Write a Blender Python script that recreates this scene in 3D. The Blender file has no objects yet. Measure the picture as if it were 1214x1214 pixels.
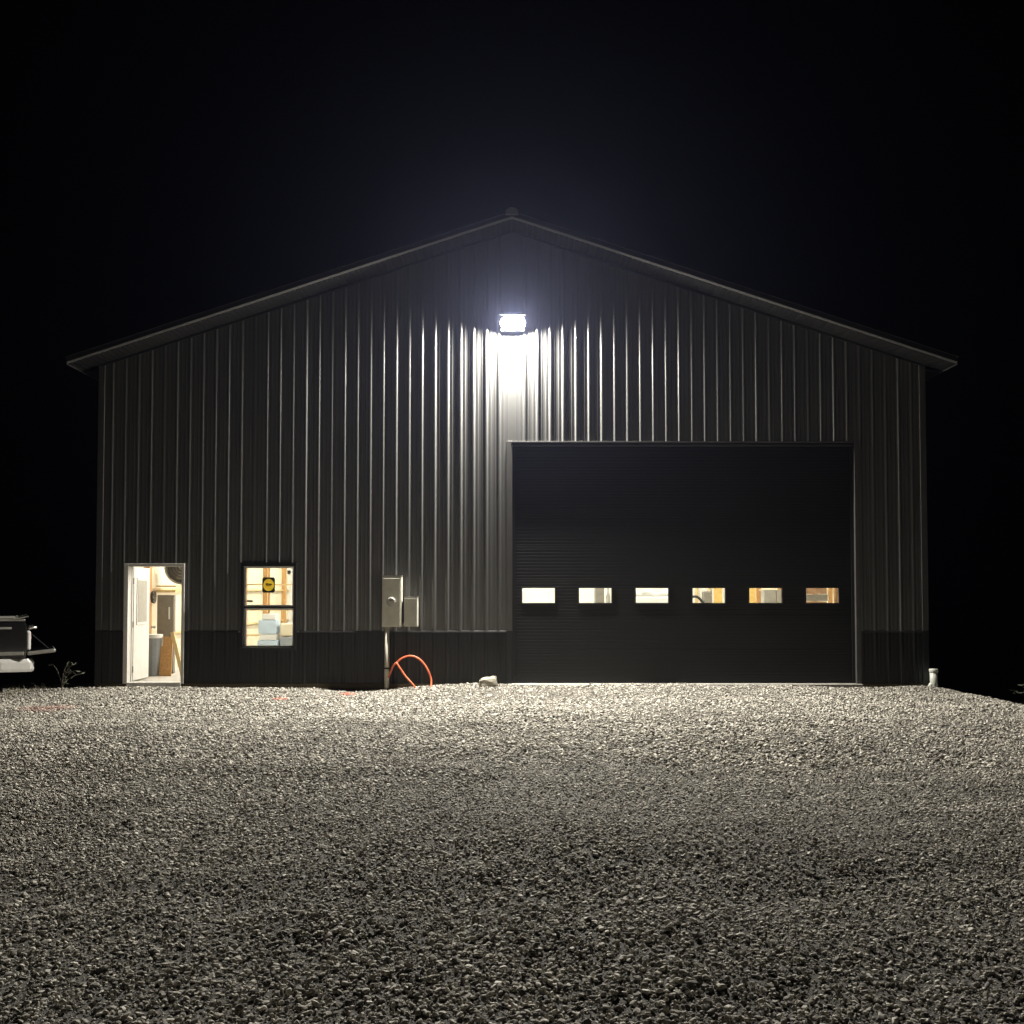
import bpy, bmesh, math, random
import numpy as np
from mathutils import Vector, Matrix, Euler
random.seed(7); rng = np.random.default_rng(11)
R = math.radians
sc = bpy.context.scene
col = sc.collection

# ------------------------------------------------------------------ camera
cam = bpy.data.cameras.new('camera')
cam.sensor_width = 36; cam.lens = 36.0
cam.shift_y = 0.04416
cam.clip_start = 0.1; cam.clip_end = 2000
camo = bpy.data.objects.new('camera', cam); col.objects.link(camo)
camo.location = (0, -18.17, 1.6); camo.rotation_euler = (R(92), 0, 0)
sc.camera = camo

# ------------------------------------------------------------------ night sky
w = bpy.data.worlds.new('World'); sc.world = w; w.use_nodes = True
nt = w.node_tree; nt.nodes.clear()
sky = nt.nodes.new('ShaderNodeTexSky'); sky.sky_type = 'NISHITA'; sky.sun_disc = False
sky.sun_elevation = R(-7); sky.sun_rotation = R(200)
bg = nt.nodes.new('ShaderNodeBackground'); bg.inputs['Strength'].default_value = 0.05
wo = nt.nodes.new('ShaderNodeOutputWorld')
nt.links.new(sky.outputs[0], bg.inputs[0]); nt.links.new(bg.outputs[0], wo.inputs[0])

sc.view_settings.view_transform = 'Standard'
sc.view_settings.look = 'None'
sc.view_settings.exposure = 0.0
sc.view_settings.gamma = 1.0
sc.render.engine = 'CYCLES'
sc.cycles.use_denoising = True
sc.cycles.max_bounces = 6
sc.cycles.diffuse_bounces = 3
sc.cycles.glossy_bounces = 3
sc.cycles.transparent_max_bounces = 8
sc.cycles.volume_bounces = 0
sc.cycles.caustics_reflective = False
sc.cycles.caustics_refractive = False
sc.cycles.sample_clamp_indirect = 2.0
sc.cycles.blur_glossy = 1.0

LAMP_RADIANCE = 13200.0
SHOP_RADIANCE = 310.0
GLARE_HAZE_DENSITY = 0.00014

# ------------------------------------------------------------------ materials
def mat(name, rgb, rough=0.6, metal=0.0, var=0.0, vscale=6.0, bump=0.0, bscale=40.0, spec=0.5, coat=0.0, emit=None, estr=0.0, stretch=(1,1,1), vrough=0.0):
    m = bpy.data.materials.new(name); m.use_nodes = True
    t = m.node_tree; b = t.nodes['Principled BSDF']
    b.inputs['Base Color'].default_value = (*rgb, 1)
    b.inputs['Roughness'].default_value = rough
    b.inputs['Metallic'].default_value = metal
    b.inputs['Specular IOR Level'].default_value = spec
    b.inputs['Coat Weight'].default_value = coat
    if emit:
        b.inputs['Emission Color'].default_value = (*emit, 1); b.inputs['Emission Strength'].default_value = estr
    if var or bump or vrough:
        tc = t.nodes.new('ShaderNodeNewGeometry')
        mp = t.nodes.new('ShaderNodeMapping'); mp.inputs['Scale'].default_value = stretch
        t.links.new(tc.outputs['Position'], mp.inputs[0])
    if var or vrough:
        n = t.nodes.new('ShaderNodeTexNoise'); n.inputs['Scale'].default_value = vscale; n.inputs['Detail'].default_value = 5
        n.inputs['Roughness'].default_value = 0.65
        t.links.new(mp.outputs[0], n.inputs['Vector'])
    if var:
        r = t.nodes.new('ShaderNodeMapRange')
        r.inputs['From Min'].default_value = 0.3; r.inputs['From Max'].default_value = 0.7
        r.inputs['To Min'].default_value = 1 - var; r.inputs['To Max'].default_value = 1 + var
        t.links.new(n.outputs[0], r.inputs[0])
        x = t.nodes.new('ShaderNodeVectorMath'); x.operation = 'SCALE'
        x.inputs[0].default_value = rgb
        t.links.new(r.outputs[0], x.inputs['Scale'])
        t.links.new(x.outputs[0], b.inputs['Base Color'])
    if vrough:
        r2 = t.nodes.new('ShaderNodeMapRange')
        r2.inputs['From Min'].default_value = 0.3; r2.inputs['From Max'].default_value = 0.7
        r2.inputs['To Min'].default_value = rough - vrough; r2.inputs['To Max'].default_value = rough + vrough
        t.links.new(n.outputs[0], r2.inputs[0]); t.links.new(r2.outputs[0], b.inputs['Roughness'])
    if bump:
        n2 = t.nodes.new('ShaderNodeTexNoise'); n2.inputs['Scale'].default_value = bscale; n2.inputs['Detail'].default_value = 4
        t.links.new(mp.outputs[0], n2.inputs['Vector'])
        bp = t.nodes.new('ShaderNodeBump'); bp.inputs['Strength'].default_value = bump; bp.inputs['Distance'].default_value = 0.01
        t.links.new(n2.outputs[0], bp.inputs['Height']); t.links.new(bp.outputs[0], b.inputs['Normal'])
    return m

M = {}
M['wall'] = mat('charcoal_steel', (.088, .088, .086), .33, spec=.6, coat=.35)
M['wall'].node_tree.nodes['Principled BSDF'].inputs['Coat Roughness'].default_value = .16
M['wain'] = mat('black_steel', (.0145, .016, .0165), .42, spec=.4)
M['trim'] = mat('charcoal_trim', (.072, .071, .068), .38, 0, .1, 3.0)
M['dtrim'] = mat('black_trim', (.024, .024, .024), .4, 0, .1, 3.0)
M['roof'] = mat('roof_steel', (.05, .05, .05), .4, 0, .1, 2.0)
M['soffit'] = mat('soffit_steel', (.022, .0215, .021), .45, 0, .1, 2.0)
M['door'] = mat('black_door_skin', (.0095, .0098, .010), .5, 0, .12, 1.5, spec=.35)
M['white'] = mat('white_paint', (.80, .785, .75), .45, 0, .06, 8)
M['vinyl'] = mat('white_vinyl', (.78, .77, .74), .4)
M['liner'] = mat('white_liner', (.74, .72, .66), .6, 0, .08, 1.2)
M['insul'] = mat('insulation_facing', (.70, .62, .46), .6, 0, .12, 2.5, .4, 5)
M['concrete'] = mat('concrete', (.42, .40, .36), .8, 0, .15, 4, .3, 60)
M['wood'] = mat('pine_lumber', (.46, .26, .10), .65, 0, .22, 5, .2, 30, stretch=(3, 3, .4))
M['paleply'] = mat('pale_lumber', (.60, .45, .22), .65, 0, .15, 5, stretch=(3, 3, .4))
M['osb'] = mat('strand_board', (.50, .28, .11), .7, 0, .3, 30, .3, 60)
M['treated'] = mat('treated_board', (.12, .095, .055), .8, 0, .3, 6, .4, 30, stretch=(.4, 1, 3))
M['grey'] = mat('grey_enamel', (.30, .29, .26), .5, 0, .08, 6)
M['metergrey'] = mat('meter_grey', (.60, .59, .51), .5, 0, .10, 7, .05, 20)
M['galv'] = mat('galvanised', (.40, .39, .35), .45, .3, .12, 10)
M['bingrey'] = mat('grey_plastic', (.25, .27, .29), .5, 0, .08, 10)
M['darkgrey'] = mat('dark_grey_cabinet', (.17, .155, .13), .6, 0, .15, 8)
M['black'] = mat('black_plastic', (.012, .012, .012), .45)
M['orange'] = mat('orange_conduit', (.84, .20, .09), .42, 0, .12, 12)
M['chalk'] = mat('broken_concrete', (.46, .43, .35), .85, 0, .15, 14, .5, 60)
M['pvc'] = mat('pvc_pipe', (.72, .74, .66), .4, 0, .08, 12)
M['carblack'] = mat('black_car_paint', (.008, .008, .009), .18, 0, 0, coat=.6)
M['chrome'] = mat('chrome', (.72, .71, .68), .14, 1.0, .05, 9, .15, 14)
M['alu'] = mat('aluminium', (.55, .54, .50), .35, .8, .1, 12, .1, 20)
M['rubber'] = mat('tyre_rubber', (.018, .018, .018), .8)
M['redlens'] = mat('tail_lens', (.4, .05, .04), .2)
M['clearlens'] = mat('clear_lens', (.72, .72, .70), .15)
M['carglass'] = mat('tinted_glass', (.01, .012, .013), .05)
def backlit(name, rgb):
    m = bpy.data.materials.new(name); m.use_nodes = True; t = m.node_tree; t.nodes.clear()
    o = t.nodes.new('ShaderNodeOutputMaterial'); mx = t.nodes.new('ShaderNodeMixShader'); mx.inputs[0].default_value = .75
    d = t.nodes.new('ShaderNodeBsdfDiffuse'); d.inputs[0].default_value = (*rgb, 1)
    r = t.nodes.new('ShaderNodeBsdfTranslucent'); r.inputs[0].default_value = (*rgb, 1)
    t.links.new(d.outputs[0], mx.inputs[1]); t.links.new(r.outputs[0], mx.inputs[2]); t.links.new(mx.outputs[0], o.inputs[0])
    return m
M['decal'] = backlit('sticker_vinyl', (.95, .66, .06))
M['yellow'] = mat('yellow_board', (.62, .42, .13), .6, 0, .15, 6)
M['sblack'] = mat('sticker_black', (.02, .022, .02), .5)
M['label'] = mat('pale_label', (.40, .38, .34), .6)
M['bluefoam'] = mat('blue_white_foam', (.50, .60, .72), .7, 0, .12, 3)
M['brown'] = mat('brown_carton', (.28, .17, .10), .8, 0, .2, 6)
M['redcan'] = mat('red_enamel', (.38, .06, .04), .45)
M['leaf'] = mat('weed_leaf', (.07, .08, .045), .6, 0, .2, 20)
M['stem'] = mat('weed_stem', (.12, .11, .08), .7)
M['lampbody'] = mat('lamp_housing', (.10, .095, .085), .45)
M['lamp'] = mat('lamp_lens', (.8, .8, .8), .3, emit=(1.0, .95, .855), estr=LAMP_RADIANCE)
M['shop'] = mat('shop_light_diffuser', (.8, .8, .8), .4, emit=(1.0, .94, .82), estr=SHOP_RADIANCE)

def glass():
    m = bpy.data.materials.new('clear_glass'); m.use_nodes = True
    t = m.node_tree; t.nodes.clear()
    o = t.nodes.new('ShaderNodeOutputMaterial'); mx = t.nodes.new('ShaderNodeMixShader')
    tr = t.nodes.new('ShaderNodeBsdfTransparent'); tr.inputs[0].default_value = (.90, .92, .91, 1)
    g = t.nodes.new('ShaderNodeBsdfGlossy'); g.inputs['Roughness'].default_value = .03
    f = t.nodes.new('ShaderNodeFresnel'); f.inputs[0].default_value = 1.5
    t.links.new(f.outputs[0], mx.inputs[0]); t.links.new(tr.outputs[0], mx.inputs[1]); t.links.new(g.outputs[0], mx.inputs[2])
    t.links.new(mx.outputs[0], o.inputs[0])
    return m
M['glass'] = glass()

# ------------------------------------------------------------------ helpers
class MB:
    def __init__(s): s.v = []; s.f = []
    def box(s, x0, x1, y0, y1, z0, z1, rot=None, piv=None):
        b = len(s.v)
        p = [(x, y, z) for z in (z0, z1) for y in (y0, y1) for x in (x0, x1)]
        if rot is not None:
            c = Vector(piv) if piv else Vector(((x0+x1)/2, (y0+y1)/2, (z0+z1)/2))
            p = [tuple(rot @ (Vector(q) - c) + c) for q in p]
        s.v += p
        s.f += [tuple(b+i for i in q) for q in ((0,2,3,1),(4,5,7,6),(0,1,5,4),(2,6,7,3),(0,4,6,2),(1,3,7,5))]
        return s
    def prism(s, prof, axis, a0, a1):   # prof: list of 2-tuples, counter-clockwise; axis 'x','y','z'
        b = len(s.v); n = len(prof)
        def P(q, a):
            return (a, q[0], q[1]) if axis == 'x' else (q[0], a, q[1]) if axis == 'y' else (q[0], q[1], a)
        s.v += [P(q, a0) for q in prof] + [P(q, a1) for q in prof]
        s.f += [tuple(b+i for i in range(n))[::-1], tuple(b+n+i for i in range(n))]
        s.f += [(b+i, b+(i+1) % n, b+n+(i+1) % n, b+n+i) for i in range(n)]
        return s
    def tube(s, pts, r, n=10, cap=True):
        pts = [Vector(p) for p in pts]; b = len(s.v)
        rr = r if isinstance(r, (list, tuple)) else [r]*len(pts)
        up = None
        for i, p in enumerate(pts):
            d = (pts[min(i+1, len(pts)-1)] - pts[max(i-1, 0)]).normalized()
            if up is None: up = Vector((0, 0, 1)) if abs(d.z) < .9 else Vector((1, 0, 0))
            a = d.cross(up).normalized(); c = a.cross(d).normalized(); up = c
            for k in range(n):
                t = 2*math.pi*k/n
                s.v.append(tuple(p + (a*math.cos(t) + c*math.sin(t))*rr[i]))
        for i in range(len(pts)-1):
            for k in range(n):
                s.f.append((b+i*n+k, b+i*n+(k+1) % n, b+(i+1)*n+(k+1) % n, b+(i+1)*n+k))
        if cap:
            s.f.append(tuple(b+k for k in range(n))[::-1]); e = b+(len(pts)-1)*n
            s.f.append(tuple(e+k for k in range(n)))
        return s
    def quad(s, *q):
        b = len(s.v); s.v += [tuple(p) for p in q]; s.f.append(tuple(range(b, b+len(q)))); return s
    def mesh(s, name):
        me = bpy.data.meshes.new(name); me.from_pydata(s.v, [], s.f)
        bm = bmesh.new(); bm.from_mesh(me); bmesh.ops.recalc_face_normals(bm, faces=bm.faces); bm.to_mesh(me); bm.free()
        return me
    def build(s, name, m, parent=None, smooth=False, bevel=0.0):
        o = bpy.data.objects.new(name, s.mesh(name)); col.objects.link(o)
        o.data.materials.append(m)
        if smooth:
            for p in o.data.polygons: p.use_smooth = True
        if parent: o.parent = parent
        if bevel:
            bv = o.modifiers.new('bevel', 'BEVEL'); bv.width = bevel; bv.segments = 2; bv.limit_method = 'ANGLE'
        return o

def box(name, m, parent, x0, x1, y0, y1, z0, z1, bevel=0.0, rot=None, piv=None):
    return MB().box(x0, x1, y0, y1, z0, z1, rot, piv).build(name, m, parent, bevel=bevel)
def empty(name, loc=(0, 0, 0), rz=0.0):
    o = bpy.data.objects.new(name, None); col.objects.link(o); o.location = loc; o.rotation_euler = (0, 0, rz)
    o.empty_display_size = .1
    return o
def tag(o, label=None, cat=None, group=None, kind=None):
    if label: o['label'] = label
    if cat: o['category'] = cat
    if group: o['group'] = group
    if kind: o['kind'] = kind
    return o
def inst(o, name, parent, loc=None, rot=None, scale=None):
    c = o.copy(); c.name = name; col.objects.link(c); c.parent = parent
    if loc is not None: c.location = loc
    if rot is not None: c.rotation_euler = rot
    if scale is not None: c.scale = scale
    return c
def catmull(pts, n=8):
    P = [Vector(p) for p in pts]; P = [2*P[0]-P[1]] + P + [2*P[-1]-P[-2]]; out = []
    for i in range(1, len(P)-2):
        for k in range(n):
            t = k/n; a, b, c, d = P[i-1:i+3]
            out.append(.5*((2*b)+(c-a)*t+(2*a-5*b+4*c-d)*t*t+(3*b-a-3*c+d)*t**3))
    out.append(P[-2]); return out

# sheet with a folded profile: s runs across the folds, t along them
def folded(prof, t0, t1, openings, mapping):
    ss = sorted(set([round(p[0], 5) for p in prof] +
                    [round(e, 5) for o in openings for e in o[:2] if prof[0][0] < e < prof[-1][0]]))
    xs = [p[0] for p in prof]; ys = [p[1] for p in prof]
    off = lambda s: float(np.interp(s, xs, ys))
    V = {}; verts = []; faces = []
    def vid(s, t):
        k = (round(s, 5), round(t, 4))
        if k not in V: V[k] = len(verts); verts.append(mapping(s, t, off(s)))
        return V[k]
    for a, b in zip(ss, ss[1:]):
        m = (a+b)/2
        iv = [(None, None)]
        cuts = sorted((o[2], o[3]) for o in openings if o[0] < m < o[1])
        lo = None; pieces = []
        for c0, c1 in cuts:
            if c0 > t0(m): pieces.append((lo, c0))
            lo = c1
        if lo is None or lo < t1(m): pieces.append((lo, None))
        for p0, p1 in pieces:
            qa0 = t0(a) if p0 is None else p0; qb0 = t0(b) if p0 is None else p0
            qa1 = t1(a) if p1 is None else p1; qb1 = t1(b) if p1 is None else p1
            n = max(1, int(abs(qa1-qa0)/1.5))
            for k in range(n):
                f = lambda u, v, j: u+(v-u)*j/n
                faces.append((vid(a, f(qa0, qa1, k)), vid(b, f(qb0, qb1, k)), vid(b, f(qb0, qb1, k+1)), vid(a, f(qa0, qa1, k+1))))
    return verts, faces
def from_vf(name, v, f, m, parent, smooth=True):
    me = bpy.data.meshes.new(name); me.from_pydata(v, [], f); me.materials.append(m)
    if smooth:
        for p in me.polygons: p.use_smooth = True
    o = bpy.data.objects.new(name, me); col.objects.link(o); o.parent = parent
    return o

# ------------------------------------------------------------------ ground
HW = 7.345          # half width of the building
DEPTH = 15.0
def sm(x, a, b):
    t = np.clip((x-a)/(b-a), 0, 1); return t*t*(3-2*t)
_ph = rng.uniform(0, 6.28, (14,)); _dir = rng.uniform(0, 6.28, (14,)); _wl = np.array([9, 7, 5.5, 4.2, 3.4, 2.7, 2.2, 1.8, 1.5, 1.2, .95, .8, .7, .6])
def hgt(x, y):
    x = np.asarray(x, float); y = np.asarray(y, float)
    n = np.zeros_like(x)
    for p, d, l in zip(_ph, _dir, _wl):
        n = n + l**.85*np.sin((x*np.cos(d)+y*np.sin(d))*6.283/l+p)
    near = sm(y, -2.2, -.4)
    amp = .0040*(1-.5*near)
    rut = -.026*(np.exp(-((y+9.5+.10*x+.25*np.sin(x*.9))/.45)**2) + .9*np.exp(-((y+12.4-.07*x+.2*np.sin(x*.8+1))/.35)**2)) \
          + .012*np.exp(-((y+11.5-.05*x)/.5)**2) + .012*np.exp(-((y+8.6+.12*x)/.5)**2)
    base = -.075 + .055*np.exp(-((x-2.8)/3.6)**4)*near - .0*x
    base = base + .045*np.exp(-((x+.9)/.7)**2)*near - .02*np.exp(-((x+2.6)/.6)**2)*near
    base = base - .05*sm(-x, 7.2, 8.6)
    d = np.clip(x-7.25, 0, 8)
    slope = -.215*d*sm(d, -.2, .9)
    slope = slope*sm(y, -9, -1.5) + 0
    mound = .05*np.exp(-((x-7.0)/.5)**2-((y+.5)/.5)**2)
    z = base + slope + n*amp + rut*(1-near) + mound
    far = np.maximum(np.abs(x)-14, 0) + np.maximum(np.abs(y+6)-16, 0)
    z = z - .35*sm(far, 0, 20)
    inside = (np.abs(x) < HW-.02) & (y > .03)
    return np.where(inside, -.3, z)

def axis(lo, hi, step, far):
    a = list(np.arange(lo, hi+1e-6, step)); e = []
    d = step
    p = hi
    while p < far: d *= 1.5; p += d; e.append(p)
    q = []; d = step; p = lo
    while p > -far: d *= 1.5; p -= d; q.append(p)
    return np.array(q[::-1]+a+e)
gx = axis(-14, 14, .14, 330); gy = axis(-17.5, 1.5, .14, 330)
X, Y = np.meshgrid(gx, gy); Z = hgt(X, Y)
nx, ny = len(gx), len(gy)
me = bpy.data.meshes.new('ground')
me.vertices.add(nx*ny); me.vertices.foreach_set('co', np.stack([X, Y, Z], -1).ravel())
i, j = np.meshgrid(np.arange(nx-1), np.arange(ny-1)); a = (j*nx+i).ravel()
q = np.stack([a, a+1, a+1+nx, a+nx], -1)
me.loops.add(q.size); me.loops.foreach_set('vertex_index', q.ravel())
me.polygons.add(len(q)); me.polygons.foreach_set('loop_start', np.arange(0, q.size, 4)); me.polygons.foreach_set('loop_total', np.full(len(q), 4))
me.update(calc_edges=True); me.validate()
me.polygons.foreach_set('use_smooth', np.ones(len(q), bool))
gm = mat('gravel_fines', (.075, .070, .060), .95, 0, .35, 18, .9, 120)
me.materials.append(gm)
g = bpy.data.objects.new('ground', me); col.objects.link(g); tag(g, kind='structure')

# ------------------------------------------------------------------ gravel stones
def stone_material():
    m = bpy.data.materials.new('limestone_gravel'); m.use_nodes = True
    t = m.node_tree; b = t.nodes['Principled BSDF']; L = t.links
    oi = t.nodes.new('ShaderNodeObjectInfo')
    cr = t.nodes.new('ShaderNodeValToRGB'); e = cr.color_ramp
    stops = [(0, (.12, .113, .10)), (.22, (.235, .22, .192)), (.5, (.39, .362, .308)), (.78, (.53, .50, .435)), (1, (.72, .69, .61))]
    e.elements[0].position, e.elements[0].color = stops[0][0], (*stops[0][1], 1)
    e.elements[1].position, e.elements[1].color = stops[-1][0], (*stops[-1][1], 1)
    for p, c in stops[1:-1]:
        k = e.elements.new(p); k.color = (*c, 1)
    L.new(oi.outputs['Random'], cr.inputs[0])
    geo = t.nodes.new('ShaderNodeNewGeometry')
    n = t.nodes.new('ShaderNodeTexNoise'); n.inputs['Scale'].default_value = 90; n.inputs['Detail'].default_value = 3
    L.new(geo.outputs['Position'], n.inputs['Vector'])
    mr = t.nodes.new('ShaderNodeMapRange'); mr.inputs['From Min'].default_value = .3; mr.inputs['From Max'].default_value = .7
    mr.inputs['To Min'].default_value = .8; mr.inputs['To Max'].default_value = 1.15
    L.new(n.outputs[0], mr.inputs[0])
    sc_ = t.nodes.new('ShaderNodeVectorMath'); sc_.operation = 'SCALE'
    L.new(cr.outputs[0], sc_.inputs[0]); L.new(mr.outputs[0], sc_.inputs['Scale'])
    last = sc_.outputs[0]
    # spots of orange marking paint sprayed on the stones by the wall
    for (px, py, rx, ry, amt) in ((-3.70, -1.78, .15, .20, .55), (-2.76, -.78, .16, .24, .8), (-6.80, -3.1, .45, .55, .16)):
        sub = t.nodes.new('ShaderNodeVectorMath'); sub.operation = 'SUBTRACT'; sub.inputs[1].default_value = (px, py, 0)
        L.new(geo.outputs['Position'], sub.inputs[0])
        mu = t.nodes.new('ShaderNodeVectorMath'); mu.operation = 'MULTIPLY'; mu.inputs[1].default_value = (1/rx, 1/ry, 0)
        L.new(sub.outputs[0], mu.inputs[0])
        ln = t.nodes.new('ShaderNodeVectorMath'); ln.operation = 'LENGTH'; L.new(mu.outputs[0], ln.inputs[0])
        r = t.nodes.new('ShaderNodeMapRange'); r.inputs['From Min'].default_value = 1.1; r.inputs['From Max'].default_value = .5
        r.inputs['To Min'].default_value = 0; r.inputs['To Max'].default_value = amt
        L.new(ln.outputs['Value'], r.inputs[0])
        mx = t.nodes.new('ShaderNodeMix'); mx.data_type = 'RGBA'
        L.new(r.outputs[0], mx.inputs['Factor']); L.new(last, mx.inputs['A']); mx.inputs['B'].default_value = (.75, .17, .09, 1)
        last = mx.outputs['Result']
    L.new(last, b.inputs['Base Color'])
    b.inputs['Roughness'].default_value = .85; b.inputs['Specular IOR Level'].default_value = .3
    return m
SM = stone_material()
stones = []
for k in range(8):
    bm = bmesh.new(); bmesh.ops.create_icosphere(bm, subdivisions=2 if k < 4 else 1, radius=.5)
    sx, sy, sz = random.uniform(.85, 1.25), random.uniform(.6, .9), random.uniform(.38, .62)
    pl = [(Vector((random.gauss(0, 1), random.gauss(0, 1), random.gauss(0, 1))).normalized(), random.uniform(.26, .42)) for _ in range(7)]
    for v in bm.verts:
        for nrm, d in pl:            # chip flat facets off the lump
            e = v.co.dot(nrm) - d
            if e > 0: v.co -= nrm*e
        v.co *= 1 + random.uniform(-.05, .05)
        v.co.x *= sx; v.co.y *= sy; v.co.z *= sz
    me_ = bpy.data.meshes.new('stone'); bm.to_mesh(me_); bm.free(); me_.materials.append(SM)
    so = bpy.data.objects.new('stone', me_); stones.append(so)

def in_view(x, y):
    d = y + 18.17
    return (np.abs(x) < d*.54+1.0) & (d > 2.9)
def scatter(n_per, x0, x1, y0, y1, smin, smax, keep):
    N = int((x1-x0)*(y1-y0)*n_per)
    x = rng.uniform(x0, x1, N); y = rng.uniform(y0, y1, N)
    k = in_view(x, y) & keep(x, y)
    x, y = x[k], y[k]
    s = smin + (smax-smin)*rng.beta(1.6, 3.0, len(x))
    return x, y, s
def outside(x, y):
    wall = (y > -.05) & (np.abs(x) < HW+.03)
    slab = (y > -.14) & (x > -.1) & (x < 6.2)
    return ~(wall | slab)
parts = []
parts.append(scatter(850, -11.5, 11.5, -8, 1.2, .021, .066, outside))
parts.append(scatter(700, -11.5, 11.5, -8, 1.2, .013, .030, outside))
parts.append(scatter(1350, -8, 8, -15.4, -8, .016, .051, outside))
parts.append(scatter(1700, -8, 8, -15.4, -8, .009, .022, outside))
parts.append(scatter(2000, -6, 6, -15.4, -10.5, .006, .014, outside))
x = np.concatenate([p[0] for p in parts]); y = np.concatenate([p[1] for p in parts]); s = np.concatenate([p[2] for p in parts])
# packed tracks where the stones are smaller and pressed in
fld = np.sin(x*.55+.9*np.sin(y*.31+.7)+1.3)*np.sin(y*.8+.6*np.sin(x*.42)) + .6*np.sin(x*1.3+y*.9+2)*np.sin(y*1.7-x*.6)
fld = np.clip(.5+.42*fld, 0, 1)
s = s*(.80+.30*fld)
z = hgt(x, y) + s*(rng.uniform(.0, .36, len(s)) + .03*fld)
N = len(x)
gme = bpy.data.meshes.new('gravel'); gme.vertices.add(N); gme.vertices.foreach_set('co', np.stack([x, y, z], -1).astype('f').ravel())
at_ = gme.attributes.new('rot', 'FLOAT_VECTOR', 'POINT')
rot = np.stack([rng.normal(0, .36, N), rng.normal(0, .36, N), rng.uniform(0, 6.283, N)], -1).astype('f')
at_.data.foreach_set('vector', rot.ravel())
at2 = gme.attributes.new('size', 'FLOAT', 'POINT'); at2.data.foreach_set('value', s.astype('f'))
at3 = gme.attributes.new('pick', 'INT', 'POINT'); at3.data.foreach_set('value', rng.integers(0, 8, N).astype('i'))
gravel = bpy.data.objects.new('gravel', gme); col.objects.link(gravel)
tag(gravel, 'pale crushed limestone gravel covering the yard in front of the building', 'gravel', kind='stuff')
ng = bpy.data.node_groups.new('scatter_stones', 'GeometryNodeTree')
ng.interface.new_socket('Geometry', in_out='INPUT', socket_type='NodeSocketGeometry')
ng.interface.new_socket('Geometry', in_out='OUTPUT', socket_type='NodeSocketGeometry')
gi = ng.nodes.new('NodeGroupInput'); go = ng.nodes.new('NodeGroupOutput')
jn = ng.nodes.new('GeometryNodeGeometryToInstance')
m2p = ng.nodes.new('GeometryNodeMeshToPoints')
ip = ng.nodes.new('GeometryNodeInstanceOnPoints')
for so in stones[::-1]:
    n = ng.nodes.new('GeometryNodeObjectInfo'); n.inputs['Object'].default_value = so
    n.inputs['As Instance'].default_value = False
    ng.links.new(n.outputs['Geometry'], jn.inputs[0])
def attr(nm, ty):
    n = ng.nodes.new('GeometryNodeInputNamedAttribute'); n.data_type = ty; n.inputs['Name'].default_value = nm
    return n.outputs[0]
ng.links.new(gi.outputs[0], m2p.inputs['Mesh'])
ng.links.new(m2p.outputs[0], ip.inputs['Points'])
ng.links.new(jn.outputs[0], ip.inputs['Instance']); ip.inputs['Pick Instance'].default_value = True
ng.links.new(attr('pick', 'INT'), ip.inputs['Instance Index'])
e2r = ng.nodes.new('FunctionNodeEulerToRotation'); ng.links.new(attr('rot', 'FLOAT_VECTOR'), e2r.inputs[0])
ng.links.new(e2r.outputs[0], ip.inputs['Rotation'])
ng.links.new(attr('size', 'FLOAT'), ip.inputs['Scale'])
ng.links.new(ip.outputs[0], go.inputs[0])
md = gravel.modifiers.new('stones', 'NODES'); md.node_group = ng

# ------------------------------------------------------------------ the building
B = empty('steel_building')
tag(B, 'large charcoal steel pole building with gable roof, black wainscot and black overhead door', 'building')
RZ, SL = 8.10, .3303        # underside of the roof at the ridge, roof pitch
def soff(x): return RZ - SL*abs(x)
P = .2297
WAIN = .915
DOOR = (.006, 6.09, -.5, 4.275)
WALK = (-6.873, -5.80, -.5, 2.124)
WIN = (-4.80, -3.815, .585, 2.125)
OPEN = [DOOR, WALK, WIN]
sheet_edges = [-HW] + [(-31+4*k+.5-1)*P for k in range(1, 17)] + [HW]
sheet_edges = [e for i, e in enumerate(sheet_edges) if -HW <= e <= HW]
rib_h = [random.uniform(.90, 1.12) for _ in range(63)]
rib_w = [random.uniform(.92, 1.10) for _ in range(63)]
def wall_profile(a, b, skip=True):
    pts = [(a, 0), (b, 0)]
    for k in range(63):
        c = (k-31)*P
        if a <= c <= b and not (skip and k == 31):
            h, wd = rib_h[k], rib_w[k]
            for dx, dy in ((-.040, 0), (-.034, .0005), (-.029, .003), (-.017, .0165), (-.013, .019), (-.008, .0198), (.008, .0198), (.013, .019), (.017, .0165), (.029, .003), (.034, .0005), (.040, 0)):
                pts.append((c+dx*wd, dy*h))
        for m_ in (1/3, 2/3):
            c2 = c+P*m_
            if a < c2-.02 and c2+.02 < b:
                for dx, dy in ((-.018, 0), (-.013, .0004), (-.007, .0034), (.007, .0034), (.013, .0004), (.018, 0)):
                    pts.append((c2+dx, dy))
    return sorted(set((round(p[0], 5), p[1]) for p in pts if a-1e-6 <= p[0] <= b+1e-6))
for i, (a, b) in enumerate(zip(sheet_edges, sheet_edges[1:])):
    prof = wall_profile(a, b)
    yaw = random.gauss(0, .0022); lean = random.gauss(0, .0004); xc = (a+b)/2; wob = random.uniform(0, 6.28); wa = random.uniform(.0006, .0016)
    mp_ = lambda s, t, o: (s, -.004 - o - (s-xc)*yaw - lean*t - wa*math.sin(t*1.9+wob), t)
    v, f = folded(prof, lambda s: WAIN+.012, lambda s: soff(s)-.004, OPEN, mp_)
    if f: from_vf('wall_panel', v, f, M['wall'], B)
    mq = lambda s, t, o: (s, -.010 - .9*o - (s-xc)*yaw, t)
    v, f = folded(prof, lambda s: .0, lambda s: WAIN-.012, OPEN, mq)
    if f: from_vf('wainscot_panel', v, f, M['wain'], B)
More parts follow.
